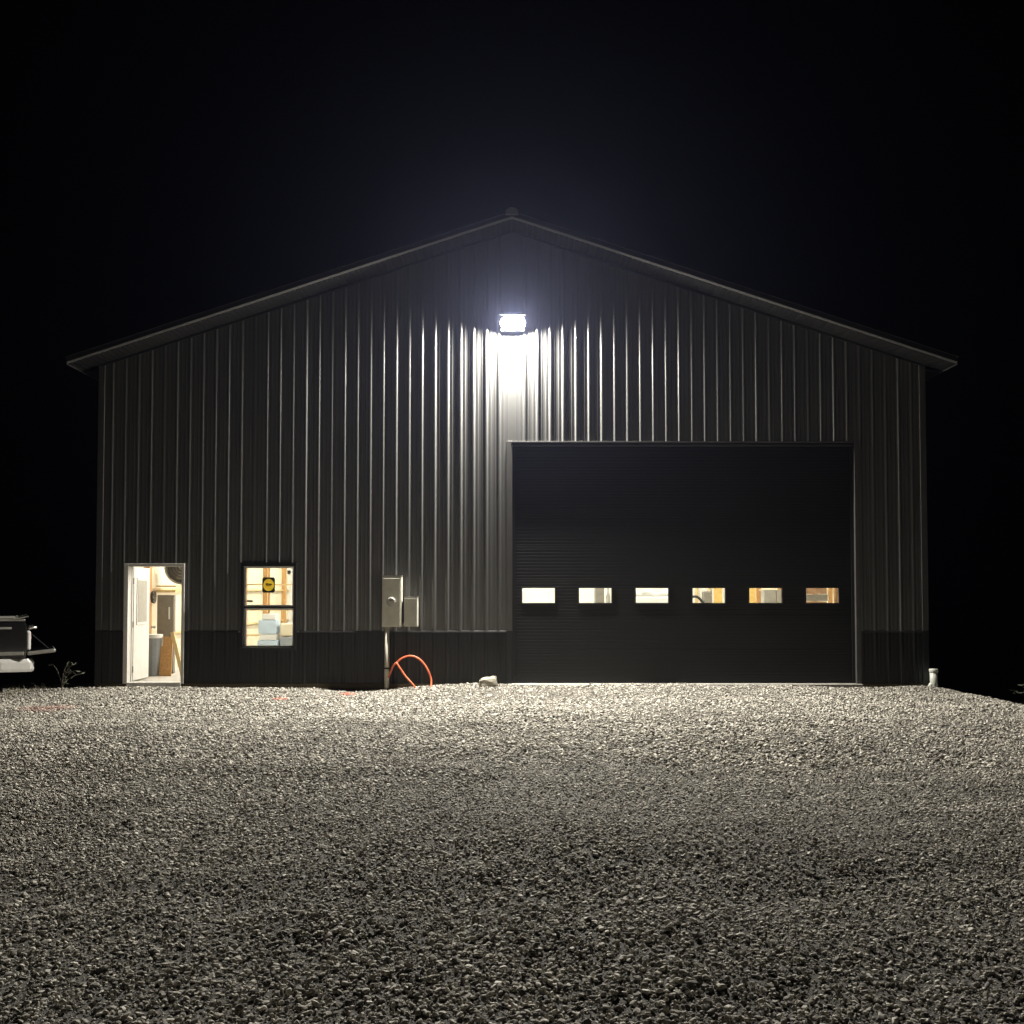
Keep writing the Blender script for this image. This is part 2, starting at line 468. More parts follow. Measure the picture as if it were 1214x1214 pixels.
# ledge between wall and wainscot
for a, b in ((-HW+.09, WALK[0]-.005), (WALK[1]+.005, WIN[0]-.05), (WIN[1]+.05, DOOR[0]-.105), (DOOR[1]+.085, HW-.09)):
    MB().prism([(-.001, WAIN+.022), (-.030, WAIN+.010), (-.034, WAIN-.014), (-.001, WAIN-.014)], 'x', a, b).build('wainscot_cap', M['dtrim'] if a < -1 and b > 0 or True else M['trim'], B)
# corners
for sx in (-1, 1):
    for nm, z0, z1, m in (('corner_trim', WAIN+.02, soff(HW)-.01, M['trim']), ('corner_trim', -.01, WAIN+.018, M['wain'])):
        o = MB()
        o.box(min(sx*(HW+.028), sx*(HW-.085)), max(sx*(HW+.028), sx*(HW-.085)), -.031, -.001, z0, z1)
        o.build(nm, m, B, bevel=.006)
        MB().box(min(sx*(HW+.001), sx*(HW+.028)), max(sx*(HW+.001), sx*(HW+.028)), .0, .09, z0, z1).build('corner_trim', m, B)
# skirt board under the wainscot
for a, b in ((-HW, DOOR[0]-.09), (DOOR[1]+.09, HW)):
    box('skirt_board', M['treated'], B, a, b, -.022, .04, -.24, -.004)
# concrete floor and its edge at the overhead door
box('floor_slab', M['concrete'], B, -HW+.05, HW-.05, .045, DEPTH-.05, -.25, .0)
box('door_apron', M['concrete'], B, DOOR[0]-.08, DOOR[1]+.08, -.12, .043, -.25, -.002, bevel=.008)
# overhead-door trim
box('jamb_trim', M['trim'], B, DOOR[0]-.105, DOOR[0], -.030, .10, WAIN+.02, DOOR[3]+.03, bevel=.004)
box('jamb_trim', M['wain'], B, DOOR[0]-.105, DOOR[0], -.030, .10, .0, WAIN+.018, bevel=.004)
box('jamb_trim', M['trim'], B, DOOR[1], DOOR[1]+.085, -.030, .10, .0, DOOR[3]+.03, bevel=.004)
box('head_trim', M['trim'], B, DOOR[0]-.02, DOOR[1]+.02, -.036, .10, DOOR[3]+.001, DOOR[3]+.026, bevel=.003)
box('head_trim', M['dtrim'], B, DOOR[0]+.001, DOOR[1]-.001, -.016, .09, DOOR[3]-.055, DOOR[3]-.001, bevel=.01)

# overhead door: seven ribbed sections, six windows in the third from the floor
D = empty('overhead_door', (0, 0, 0)); D.parent = B
DX0, DX1 = DOOR[0]+.012, DOOR[1]-.012
SH = (DOOR[3]-.03)/7
wins = [(.18+1.0105*k, .766+1.0105*k) for k in range(6)]
def sec_profile():
    pts = [(0, -.007), (.003, -.004), (.009, .0)]
    nr = 10
    for k in range(nr):
        c = .010+(SH-.02)*(k+.5)/nr
        pts += [(c-.010, 0), (c-.006, -.0022), (c+.006, -.0022), (c+.010, 0)]
    pts += [(SH-.010, 0), (SH-.003, -.004), (SH, -.007)]
    return pts
WZ0, WZ1 = 1.42, 1.69
DY = .075
for k in range(7):
    z0 = k*SH+.004
    op = [(WZ0-z0, WZ1-z0, a, b) for a, b in wins] if k == 2 else []
    v, f = folded(sec_profile(), lambda s: DX0, lambda s: DX1, op, lambda s, t, o: (t, DY-o, z0+s))
    from_vf('door_section', v, f, M['door'], D, smooth=False)
box('door_back', M['white'], D, DX0, DX1, DY+.035, DY+.05, .0, 1.40)
box('door_back', M['white'], D, DX0, DX1, DY+.035, DY+.05, 1.71, DOOR[3]-.02)
_e = [DX0] + [x for a, b in wins for x in (a-.015, b+.015)] + [DX1]
for a, b in zip(_e[::2], _e[1::2]):
    box('door_back', M['white'], D, a, b, DY+.035, DY+.05, 1.40, 1.71)
for q0, q1 in ((DOOR[0]-.03, DOOR[0]+.05), (DOOR[1]-.05, DOOR[1]+.03)): box('side_seal', M['black'], D, q0, q1, .045, .068, .0, DOOR[3]-.056)
box('bottom_seal', M['black'], D, DX0, DX1, DY-.01, DY+.04, -.004, .018)
for a, b in wins:
    o = MB()
    for q in ((a-.022, b+.022, WZ0-.022, WZ0+.004), (a-.022, b+.022, WZ1-.004, WZ1+.022), (a-.022, a+.004, WZ0+.004, WZ1-.004), (b-.004, b+.022, WZ0+.004, WZ1-.004)):
        o.box(q[0], q[1], DY-.010, DY+.045, q[2], q[3])
    o.build('window_frame', M['black'], D)
    box('window_pane', M['glass'], D, a+.003, b-.003, DY+.014, DY+.018, WZ0+.003, WZ1-.003)

# walk door: white steel frame, leaf swung inwards against the left
x0, x1, zt = WALK[0], WALK[1], WALK[3]
DF = MB()
DF.box(x0, x0+.078, -.035, .20, -.0, zt); DF.box(x1-.05, x1, -.035, .20, -.0, zt); DF.box(x0+.078, x1-.05, -.034, .20, zt-.055, zt)
DF = DF.build('door_frame', M['white'], B, bevel=.004)
MB().box(x0+.078, x0+.09, .13, .18, .03, zt-.055).box(x1-.066, x1-.05, .03, .11, .03, zt-.055).build('door_stop', M['white'], DF)
box('threshold', M['vinyl'], DF, x0+.072, x1-.05, -.05, .18, -.06, .022, bevel=.004)
DL = empty('door_leaf', (x0+.095, .205, 0), 0); DL.parent = B
lr = Matrix.Rotation(R(93), 3, 'Z')
def leafbox(name, m, u0, u1, w0, w1, z0, z1, bevel=0):
    return box(name, m, DL, u0, u1, w0, w1, z0, z1, bevel, rot=lr, piv=(0, 0, 0))
leafbox('slab', M['white'], 0, .455, 0, .045, .03, zt-.06, .003)
leafbox('slab', M['white'], .455, .92, 0, .045, .03, zt-.06, .003)
leafbox('lite_frame', M['vinyl'], .15, .77, -.012, -.0005, 1.02, 1.88, .004)
leafbox('lite_pane', M['galv'], .20, .72, -.016, -.0125, 1.07, 1.83)
for z0 in (.18, .98, 1.76): box('hinge', M['darkgrey'], DL, -.022, .004, -.035, .004, z0, z0+.11)
MB().tube([(0, 0, 0), (.02, 0, 0), (.05, 0, 0), (.075, 0, 0)], [.03, .012, .028, .02], 12).build('knob', M['galv'], DL, True).location = (.03, .84, .96)

# double-hung window
W = MB(); a, b, c, d = WIN
for q in ((a, b, c, c+.052), (a, b, d-.052, d), (a, a+.048, c+.052, d-.052), (b-.048, b, c+.052, d-.052)):
    W.box(q[0], q[1], -.045, .08, q[2], q[3])
W = W.build('window_frame', M['black'], B, bevel=.005)
box('drip_cap', M['dtrim'], W, a-.02, b+.02, -.06, -.0, d+.001, d+.012)
mid = 1.361
for nm, z0, z1, y0 in (('upper_sash', mid-.002, d-.054, .0), ('lower_sash', c+.054, mid-.03, .035)):
    o = MB(); A_, B_ = a+.050, b-.050; t = .030
    for q in ((A_, B_, z0, z0+t), (A_, B_, z1-t, z1), (A_, A_+t, z0+t, z1-t), (B_-t, B_, z0+t, z1-t)): o.box(q[0], q[1], y0, y0+.03, q[2], q[3])
    o.build(nm, M['vinyl'], W)
    box('pane', M['glass'], W, A_+t-.002, B_-t+.002, y0+.013, y0+.017, z0+t-.002, z1-t+.002)
box('meeting_rail', M['black'], W, a+.049, b-.049, -.004, .062, mid-.032, mid+.004)
o = MB(); n = 28; V_ = []
ring = [(-4.32+.097*math.cos(2*math.pi*k/n), 1.742+.109*math.sin(2*math.pi*k/n)) for k in range(n)]
def sq(k):
    c, s_ = math.cos(2*math.pi*k/n), math.sin(2*math.pi*k/n); f_ = 1/max(abs(c), abs(s_))
    return (-4.32+.112*c*f_, 1.7415+.1365*s_*f_)
for y_ in (.009, .0115):
    o.v += [(p[0], y_, p[1]) for p in ring] + [(sq(k)[0], y_, sq(k)[1]) for k in range(n)]
for k in range(n):
    for b0 in (0, 2*n): o.f.append((b0+k, b0+(k+1) % n, b0+n+(k+1) % n, b0+n+k))
    o.f.append((n+k, n+(k+1) % n, 3*n+(k+1) % n, 3*n+k))
o.build('sticker', M['sblack'], W)
def disc(name, m, parent, cx, cy, cz, rx, rz, th, n=28):
    o = MB(); pr = [(cx+rx*math.cos(2*math.pi*k/n), cz+rz*math.sin(2*math.pi*k/n)) for k in range(n)]
    return o.prism(pr, 'y', cy-th, cy).build(name, m, parent)
o = MB(); o.quad(*[(-4.32+.097*math.cos(2*math.pi*k/28), .010, 1.742+.109*math.sin(2*math.pi*k/28)) for k in range(28)]); o.build('sticker', M['decal'], W)
for (px, pz, rx, rz) in ((-4.345, 1.757, .03, .018), (-4.288, 1.752, .032, .016), (-4.32, 1.728, .05, .006)):
    disc('sticker', mat('sticker_print', (.25, .11, .02), .6), W, px, .0092, pz, rx, rz, .0006, 12)
box('sticker', M['label'], W, -4.70, -4.60, .0095, .012, 1.435, 1.475)
box('sticker', M['label'], W, -3.99, -3.93, .0095, .012, 1.93, 2.0)

# inner skin of the front wall
def inner(z0, z1, x0, x1): box('wall_lining', M['liner'], B, x0, x1, .012, .14, z0, z1)
inner(.0, 5.3, -HW+.03, WALK[0]-.001); inner(WALK[3]+.001, 5.3, WALK[0]-.001, WALK[1]+.001)
inner(.0, 5.3, WALK[1]+.001, WIN[0]-.001); inner(.0, WIN[2]-.001, WIN[0]-.001, WIN[1]+.001); inner(WIN[3]+.001, 5.3, WIN[0]-.001, WIN[1]+.001)
inner(.0, 5.3, WIN[1]+.001, DOOR[0]-.11)
inner(DOOR[3]+.03, 5.3, DOOR[0]-.11, DOOR[1]+.09); inner(.0, 5.3, DOOR[1]+.09, HW-.03)
MB().prism([(-HW+.02, 5.3), (HW-.02, 5.3), (HW-.02, soff(HW)-.02), (0, RZ-.03), (-HW+.02, soff(HW)-.02)], 'y', .012, .06).build('gable_sheathing', M['osb'], B)
# rest of the shell
for sx in (-1, 1):
    X_ = sx*HW
    pr = wall_profile(-7*P, 58*P-7*P, skip=False)
    v, f = folded([(p[0]+7*P+.04, p[1]) for p in wall_profile(-7*P, 24*P, False)], lambda s: WAIN, lambda s: soff(HW)-.01, [], lambda s, t, o: (X_+sx*o, s, t))
    for n_, y0 in enumerate((.05, 7.25)):
        oo = from_vf('side_wall', v, f, M['wall'], B); oo.location = (0, y0 + (.5 if n_ else 0), 0)
    box('side_wainscot', M['wain'], B, min(X_, X_+sx*.02), max(X_, X_+sx*.02), .09, DEPTH, -.2, WAIN)
    box('side_lining', M['insul'], B, min(X_-sx*.10, X_-sx*.03), max(X_-sx*.10, X_-sx*.03), .14, DEPTH-.1, .0, 5.3)
    box('side_lining', M['osb'], B, min(X_-sx*.03, X_-sx*.004), max(X_-sx*.03, X_-sx*.004), .06, DEPTH, -.1, soff(HW)-.02)
box('back_wall', M['wall'], B, -HW, HW, DEPTH-.03, DEPTH, -.2, soff(HW)-.02)
box('back_lining', M['liner'], B, -HW+.1, HW-.1, DEPTH-.1, DEPTH-.04, .0, 5.3)
MB().prism([(-HW, soff(HW)-.019), (HW, soff(HW)-.019), (0, RZ-.02)], 'y', DEPTH-.03, DEPTH).build('back_gable', M['wall'], B)
box('ceiling', M['liner'], B, -HW+.1, HW-.1, .14, DEPTH-.1, 5.30, 5.33)
# side-wall posts and girts
p0 = box('post', M['wood'], B, -.06, .06, -.075, .075, .0, 5.29)
p0.location = (-HW+.165, 2.02, 0)
for yy in (4.45, 6.9, 9.3, 11.7, 14.1): inst(p0, 'post', B, (-HW+.165, yy, 0))
for yy in (2.02, 4.45, 6.2, 9.3, 11.7, 14.1): inst(p0, 'post', B, (HW-.165, yy, 0))
for sx in (-1, 1):
    for zz in (.75, 1.68, 2.62, 3.6, 4.5):
        xx = sx*(HW-.135)
        box('girt', M['paleply'], B, xx-.03, xx+.03, .15, DEPTH-.12, zz-.02, zz+.02)
bp0 = box('post', M['paleply'], B, -.045, .045, -.03, .03, 0, 5.29); bp0.location = (-6.6, DEPTH-.135, 0)
for xx in (-4.2, -5.4, 5.95, 6.35): inst(bp0, 'post', B, (xx, DEPTH-.135, 0))

# roof
OV, EX = .60, 7.69          # front overhang, eave half width
ang = math.atan(SL); Ls = EX/math.cos(ang)
rp = MB()
wd = .9144; k0 = 0
prf = []
for k in range(4):
    c = .1143+.2286*k
    prf += [(c-.03, 0), (c-.012, .019), (c+.012, .019), (c+.03, 0)]
prf = [(0, 0)]+prf+[(wd, 0)]
prf2 = prf + [(p[0], p[1]-.004) for p in prf[::-1]]
n_r = 18
rp.prism([(p[0], p[1]) for p in prf2], 'x', 0, Ls+.03)
rp0 = rp.build('roof_panel', M['roof'], B)
first = True
for sx in (-1, 1):
    for k in range(n_r):
        o = rp0 if first else inst(rp0, 'roof_panel', B); first = False
        o.location = (0 if sx > 0 else 0, -OV-.02+k*.9, RZ+.125)
        o.rotation_euler = (0, ang, 0) if sx > 0 else (0, math.pi-ang, 0)
        if sx < 0: o.scale = (1, 1, -1)
for sx in (-1, 1):
    # rake: fascia face, bright lower lip, soffit planks behind it
    def along(prof, name, m, ext=0.0):   # prof in (y, dz) carried down the slope
        o = MB(); n = len(prof); x_e = EX+ext
        v0 = [(0, p[0], RZ+p[1]) for p in prof]; v1 = [(sx*x_e, p[0], RZ-SL*x_e+p[1]) for p in prof]
        o.v = v0+v1; o.f = [tuple(range(n)), tuple(range(2*n-1, n-1, -1))]+[(i_, (i_+1) % n, n+(i_+1) % n, n+i_) for i_ in range(n)]
        return o.build(name, m, B)
    along([(-OV, .042), (-OV, .125), (-OV+.07, .125), (-OV+.07, .116), (-OV+.01, .116), (-OV+.01, .042)], 'rake_trim', M['dtrim'], .005)
    along([(-OV-.006, .041), (-OV-.008, .034), (-OV+.008, .014), (-OV+.045, .010), (-OV+.045, .041)], 'rake_drip', M['alu'] if False else mat('rake_edge', (.12, .12, .118), .28), .006)
    along([(-OV+.046, .03), (-OV+.046, .06), (-.02, .06), (-.02, .03)], 'lookout', M['osb'])
    # wall-to-soffit mould
    along([(-.036, -.045), (-.036, -.001), (-.006, -.001), (-.006, -.045)], 'soffit_mould', M['dtrim'], -.345)
def soffit_plank(gro):
    o = MB(); n = 3; wdt = .2880; pr = []
    for k in range(n):
        c = wdt*k/n
        pr += [(c+.004, 0), (c+wdt/n-.022, 0), (c+wdt/n-.016, gro), (c+wdt/n-.006, gro)]
    pr = [(0, 0)]+pr+[(wdt, 0)]
    pr = sorted(set(pr)); full = pr+[(p[0], .029) for p in (pr[-1], pr[0])]
    return o.prism(full, 'y', -OV+.047, -.03)
sp = soffit_plank(.010).build('soffit_panel', M['soffit'], B)
sv = soffit_plank(.024).build('soffit_panel', M['soffit'], B)
usedp, usedv = False, False
for sx in (-1, 1):
    nplk = 28
    for k in range(nplk):
        dist = k*Ls/28+.0005
        vent = sx < 0 and k >= nplk-4
        if vent: o = sv if not usedv else inst(sv, 'soffit_panel', B); usedv = True
        else: o = sp if not usedp else inst(sp, 'soffit_panel', B); usedp = True
        dd = dist if sx > 0 else dist+.288
        o.location = (sx*dd*math.cos(ang), 0, RZ-dd*math.sin(ang))
        o.rotation_euler = (0, ang if sx > 0 else -ang, 0)
    # eaves
    xa, xb = sorted((sx*(HW+.03), sx*EX))
    box('eave_soffit', M['soffit'], B, xa, xb, -.02, DEPTH+.3, soff(EX)-.0, soff(EX)+.012)
    box('eave_fascia', M['trim'], B, min(sx*EX, sx*(EX+.02)), max(sx*EX, sx*(EX+.02)), -OV+.02, DEPTH+.3, soff(EX)-.01, soff(EX)+.13)
# ridge cap
rc = [( .11*math.cos(t), RZ+.10+.085*math.sin(t)) for t in [math.pi*k/14 for k in range(15)]]
rc = [(.11, RZ+.06)] + rc + [(-.11, RZ+.06)]
MB().prism(rc, 'y', -OV-.04, DEPTH+.2).build('ridge_cap', mat('ridge_steel', (.16, .16, .17), .4), B)

# ------------------------------------------------------------------ wall lamp
LX, LZ = .012, 6.43
L = empty('wall_lamp', (LX, -.03, LZ))
tag(L, 'glowing white wall pack lamp high under the ridge of the gable', 'lamp')
box('back_plate', M['lampbody'], L, -.185, .185, -.057, .0, -.138, .13, .006)
MB().prism([(-.056, .13), (-.056, .10), (-.265, .072), (-.295, .072), (-.295, .088), (-.16, .13)], 'x', -.19, .19).build('hood', M['lampbody'], L)
# slanted lens facing out and down, so hardly any light goes above the lamp
lens = MB(); NR, NT = 7, 40
cN, cT = Vector((0, -.64, -.77)), Vector((0, -.77, .64))
sp_ = lambda c: math.copysign(abs(c)**.92, c)
for i_ in range(NR+1):
    r_ = i_/NR
    for k in range(NT):
        t_ = 2*math.pi*k/NT
        p_ = Vector((0, -.165, -.030)) + Vector((.183*r_*sp_(math.cos(t_)), 0, 0)) + cT*(.140*r_*sp_(math.sin(t_))) + cN*(.024*(1-r_**2.2))
        lens.v.append(tuple(p_))
for i_ in range(NR):
    for k in range(NT): lens.f.append((i_*NT+k, i_*NT+(k+1) % NT, (i_+1)*NT+(k+1) % NT, (i_+1)*NT+k))
lens.build('lens', M['lamp'], L, True)
col_ = MB(); rim_ = lens.v[NR*NT:]
col_.v = list(rim_) + [(p_[0]*.93, -.052, p_[2]*.93) for p_ in rim_]
col_.f = [(k, (k+1) % NT, NT+(k+1) % NT, NT+k) for k in range(NT)]
col_.build('lens_collar', M['lampbody'], L)
L.scale = (1.15, .66, 1.15)


# ------------------------------------------------------------------ shop lights inside
names = {(-4.9, 2.9): 'ceiling strip light nearest the walk door', (-4.9, 7.8): 'ceiling strip light in the middle of the left bay', (-4.9, 12.4): 'ceiling strip light at the rear of the left bay',
         (0, 2.9): 'ceiling strip light behind the middle of the front wall', (0, 7.8): 'ceiling strip light in the centre of the hall', (0, 12.4): 'ceiling strip light in the middle by the back wall',
         (4.9, 2.9): 'ceiling strip light behind the overhead door', (4.9, 7.8): 'ceiling strip light in the middle of the right bay', (4.9, 12.4): 'ceiling strip light at the rear of the right bay'}
for (xx, yy), lb in names.items():
    e = empty('shop_light', (xx, yy, 5.12)); tag(e, lb+' inside the building', 'ceiling light', 'strip lights inside the building')
    box('housing', M['vinyl'], e, -.08, .08, -1.2, 1.2, .03, .10)
    box('diffuser', M['shop'], e, -.07, .07, -1.18, 1.18, .0, .029)
    for s_ in (-1, 1): box('hanger', M['galv'], e, -.005, .005, s_*1.0-.005, s_*1.0+.005, .10, .182)

# ------------------------------------------------------------------ things inside, seen through the openings
# grey bin with a pale rim
t = empty('trash_bin', (-6.95, 1.68, .0)); tag(t, 'grey ribbed trash bin with a pale rim just inside the open walk door', 'bin')
o = MB(); n = 24; z_ = [.02, .74]; 
def ring(r, z): return [(r*(1+.025*(k % 2))*math.cos(2*math.pi*k/n), .85*r*(1+.025*(k % 2))*math.sin(2*math.pi*k/n), z) for k in range(n)]
rows = [ring(.135, .0), ring(.14, .03), ring(.172, .73)]
for r_ in rows: o.v += r_
for a_ in range(2):
    for k in range(n): o.f.append((a_*n+k, a_*n+(k+1) % n, (a_+1)*n+(k+1) % n, (a_+1)*n+k))
o.f.append(tuple(range(n))[::-1]); o.build('body', M['bingrey'], t)
o = MB(); o.tube([(0, 0, .73), (0, 0, .80)], .19, 24); o.build('lid', M['vinyl'], t)
box('handle_bar', M['vinyl'], t, .178, .205, -.02, .02, .0, .76)
# board, leaning plank, cabinet, fan
o = box('strand_board_offcut', M['osb'], None, -.115, .115, -.02, .02, 0, .76, rot=Matrix.Rotation(R(-6), 3, 'X'), piv=(0, 0, 0)); o.location = (-6.68, 1.62, .0)
tag(o, 'orange-brown board standing on the floor to the right of the grey bin', 'board')
o = box('leaning_plank', M['paleply'], None, -.035, .035, -.02, .02, 0, .86, rot=Matrix.Rotation(R(-14), 3, 'Y'), piv=(0, 0, 0)); o.location = (-6.36, 1.66, .01)
tag(o, 'pale yellow plank leaning beside the brown board in the walk door', 'plank')
t = empty('storage_cabinet', (-6.90, 2.25, 0)); tag(t, 'tall dark grey cabinet with a pale handle behind the bin in the walk door', 'cabinet')
box('body', M['darkgrey'], t, -.17, .17, .0, .10, .0, 1.56, .006)
box('cabinet_door', M['darkgrey'], t, -.162, .162, -.018, -.001, .06, 1.52, .004)
box('handle', M['vinyl'], t, .07, .095, -.04, -.019, 1.08, 1.32)
box('top_shelf', M['yellow'] if False else M['paleply'], t, -.19, .20, -.03, .5, 1.61, 1.66)
box('top_shelf', M['paleply'], t, -.19, .20, .0, .5, 1.72, 1.75)
t = empty('drum_fan', (-6.70, 2.72, 1.76)); tag(t, 'round grey drum fan up on the shelf at the top right of the walk door', 'fan')
o = MB(); rr_ = .36
def torus_ring(o, R0, y0, y1, z0, n=32):
    b0 = len(o.v)
    for (r_, y_) in ((R0, y0), (R0, y1), (R0-.03, y1), (R0-.03, y0)):
        o.v += [(r_*math.cos(2*math.pi*k/n), y_, z0+r_*math.sin(2*math.pi*k/n)) for k in range(n)]
    for a_ in range(4):
        for k in range(n): o.f.append((b0+a_*n+k, b0+a_*n+(k+1) % n, b0+((a_+1) % 4)*n+(k+1) % n, b0+((a_+1) % 4)*n+k))
torus_ring(o, rr_, -.12, .12, .37); o.build('drum', M['grey'], t)
o = MB()
for r_ in (.10, .16, .22, .28): torus_ring(o, r_, -.128, -.122, .37)
o.build('grille', M['black'], t)
disc('backing', M['darkgrey'], t, 0, .10, .37, .335, .335, .02)
o = MB()
for k in range(4):
    o.box(.04, .27, -.02, .0, .31, .43, Matrix.Rotation(R(90*k+20), 3, 'Y') @ Matrix.Rotation(R(20), 3, 'X'), (0, 0, .37))
o.build('blade', M['galv'], t)
t = empty('coiled_hose', (-7.10, 2.02, 1.62)); tag(t, 'dark coiled air hose hanging on the wood post inside the walk door', 'hose')
for k in range(3):
    MB().tube([(.015+.02*k, .085*math.cos(a_)*(1+.08*k), -.10+.11*math.sin(a_)*(1+.06*k)) for a_ in [2*math.pi*q_/20 for q_ in range(21)]], .009, 6).build('loop', M['black'], t, True)
# things behind the double-hung window
t = empty('foam_stack', (-5.35, 5.4, 0)); tag(t, 'stack of blue-white foam sheets behind the lower pane of the window', 'foam sheets')
for k, (w0, w1, z0, z1) in enumerate(((-.42, .02, .02, .26), (-.44, .0, .27, .52), (-.40, -.02, .53, .66), (-.43, -.03, .67, .98), (-.36, -.06, .99, 1.12))):
    box('sheet', M['bluefoam'] if k % 2 else M['vinyl'], t, w0, w1, -.25+.02*k, .25, z0, z1, .004)
t = empty('storage_tote', (-5.12, 5.5, 0)); tag(t, 'pale plastic totes stacked beside the foam sheets behind the window', 'totes')
for k in range(3): box('tote', M['bingrey'] if k == 1 else M['insul'], t, -.19, .16, -.2, .2, .02+.3*k, .30+.3*k, .02)
o = box('leaning_plank', M['wood'], None, -.07, .07, -.02, .02, 0, 2.0, rot=Matrix.Rotation(R(3), 3, 'Y'), piv=(0, 0, 0)); o.location = (-5.02, 6.4, .0)
tag(o, 'upright orange plank behind the right side of the double-hung window', 'plank')
t = empty('shelf_rack', (-6.2, 8.2, 0)); tag(t, 'pale wooden shelf rack deep inside behind the double-hung window', 'shelf')
for zz in (.5, 1.15, 1.8, 2.4): box('shelf_board', M['paleply'], t, -.6, .75, -.25, .25, zz, zz+.03)
for xx in (-.58, .0, .73): box('upright', M['wood'], t, xx-.02, xx+.02, -.24, -.2, 0, 2.5)
# things behind the overhead-door windows
def fx(px, Yd): return (px-607)/1214*(18.17+Yd)
t = empty('steel_locker', (fx(711, 11.0), 11.0, 0)); tag(t, 'grey steel locker seen through the second overhead-door window', 'locker')
box('body', M['grey'], t, -.13, .13, 0, .4, 0, 1.9, .006); box('locker_door', M['darkgrey'], t, -.12, .12, -.015, -.001, .08, 1.86)
o = MB().tube([(0, 0, 0), (0, 0, 1.1), (0, 0, 1.48), (0, 0, 1.62), (0, 0, 1.9)], [.05, .05, .07, .03, .03], 12).build('gas_cylinder', M['grey'], None, True); o.location = (fx(721, 10.5), 10.5, 0)
tag(o, 'slim grey cylinder beside the locker in the second overhead-door window', 'cylinder')
t = empty('wrapped_pallet', (fx(772, 8.5), 8.5, 0)); tag(t, 'white wrapped pallet load filling the lower part of the third overhead-door window', 'pallet')
box('load', M['vinyl'], t, -.55, .55, 0, .9, .14, 1.50, .03); box('pallet', M['paleply'], t, -.6, .6, 0, .95, 0, .12)
o = MB(); tp = []
nn = 14
for k in range(nn):
    for j_ in range(3): tp.append((-.6+1.2*k/(nn-1), .25*j_, 1.66+.05*math.sin(k*1.3)+.03*math.sin(k*2.7+j_) if j_ == 1 else 1.51))
o.v = tp; o.f = [(k*3+j_, (k+1)*3+j_, (k+1)*3+j_+1, k*3+j_+1) for k in range(nn-1) for j_ in range(2)]
o = o.build('grey_tarp', M['grey'], None, True); o.location = (fx(772, 8.7), 8.72, 0)
sol = o.modifiers.new('thick', 'SOLIDIFY'); sol.thickness = .01
tag(o, 'crumpled grey tarp on the white load in the third overhead-door window', 'tarp')
t = empty('floor_machine', (fx(838, 9.5), 9.5, 0)); tag(t, 'dark machine with a curved grip seen through the fourth overhead-door window', 'machine')
box('column', M['darkgrey'], t, -.09, .14, 0, .3, 0, 1.66, .04); box('base', M['black'], t, -.3, .3, -.2, .4, 0, .12, .02)
MB().tube(catmull([(-.10, -.05, 1.30), (-.20, -.05, 1.44), (-.30, -.05, 1.50), (-.40, -.05, 1.50)]), .035, 8).build('grip', M['black'], t, True)
o = box('leaning_plank', M['yellow'], None, -.12, .12, -.02, .02, 0, 2.3, rot=Matrix.Rotation(R(-5), 3, 'X'), piv=(0, 0, 0)); o.location = (fx(852, 12), 12, 0)
tag(o, 'yellow board at the right side of the fourth overhead-door window', 'board')
o = box('leaning_plank', M['yellow'], None, -.10, .10, -.02, .02, 0, 2.2, rot=Matrix.Rotation(R(-5), 3, 'X'), piv=(0, 0, 0)); o.location = (fx(892, 8.6), 8.6, 0)
tag(o, 'yellow board at the left side of the fifth overhead-door window', 'board')
t = empty('carton_stack', (fx(914, 7.2), 7.2, 0)); tag(t, 'stack of grey boxes seen through the fifth overhead-door window', 'boxes')
for k in range(4): box('carton', M['grey'], t, -.2+.01*k, .14-.01*(k % 2), 0, .35, .01+.42*k, .42+.42*k, .006)
box('carton', M['galv'], t, .145, .33, .02, .35, .01, 1.68, .006)
t = empty('carton_rack', (fx(968, 4.2), 4.2, 0)); tag(t, 'rack of brown cartons seen through the rightmost overhead-door window', 'rack')
for k in range(12): box('carton', M['brown'] if k % 3 else M['darkgrey'], t, -.36, .22+.02*(k % 2), 0, .4, .03+.155*k, .175+.155*k, .004)
for xx in (-.40, .29): box('upright', M['redcan'] if xx < 0 else M['wood'], t, xx-.03, xx+.05, -.03, .03, 0, 2.0)

# ------------------------------------------------------------------ electric meter on its riser
t = empty('electric_meter', (-2.107, -.04, 0)); tag(t, 'grey electric meter box on a riser pipe against the wall', 'meter')
o = box('meter_box', M['metergrey'], t, -.172, .172, -.17, .0, 1.005, 1.895, .008)
box('box_lid', M['metergrey'], o, -.160, .150, -.186, -.1705, 1.03, 1.86, .006)
box('top_cap', M['galv'], o, -.178, .178, -.182, .0, 1.896, 1.908)
dm = MB(); n = 28
for (r_, y_) in ((.088, -.187), (.088, -.205), (.074, -.207), (.070, -.235), (.064, -.243), (.0, -.244)):
    dm.v += [(-.005+r_*math.cos(2*math.pi*k/n), y_, 1.45+r_*math.sin(2*math.pi*k/n)) for k in range(n)]
for a_ in range(5):
    for k in range(n): dm.f.append((a_*n+k, a_*n+(k+1) % n, (a_+1)*n+(k+1) % n, (a_+1)*n+k))
dm = dm.build('meter_dial', M['galv'], o, False)
box('dial_face', M['darkgrey'], dm, -.035, .025, -.249, -.2445, 1.455, 1.49)
o = box('disconnect_box', M['metergrey'], t, .214, .452, -.15, .0, 1.01, 1.525, .006)
box('box_lid', M['metergrey'], o, .222, .444, -.164, -.1505, 1.025, 1.51, .005)
box('top_cap', M['galv'], o, .210, .456, -.162, .0, 1.526, 1.536)
MB().tube([(.172, -.08, 1.055), (.214, -.08, 1.055)], .028, 12).build('pipe_nipple', M['galv'], t, True)
o = MB().tube([(-.09, -.10, -.25), (-.09, -.10, 1.005)], .044, 16).build('riser_pipe', M['metergrey'], t, True)
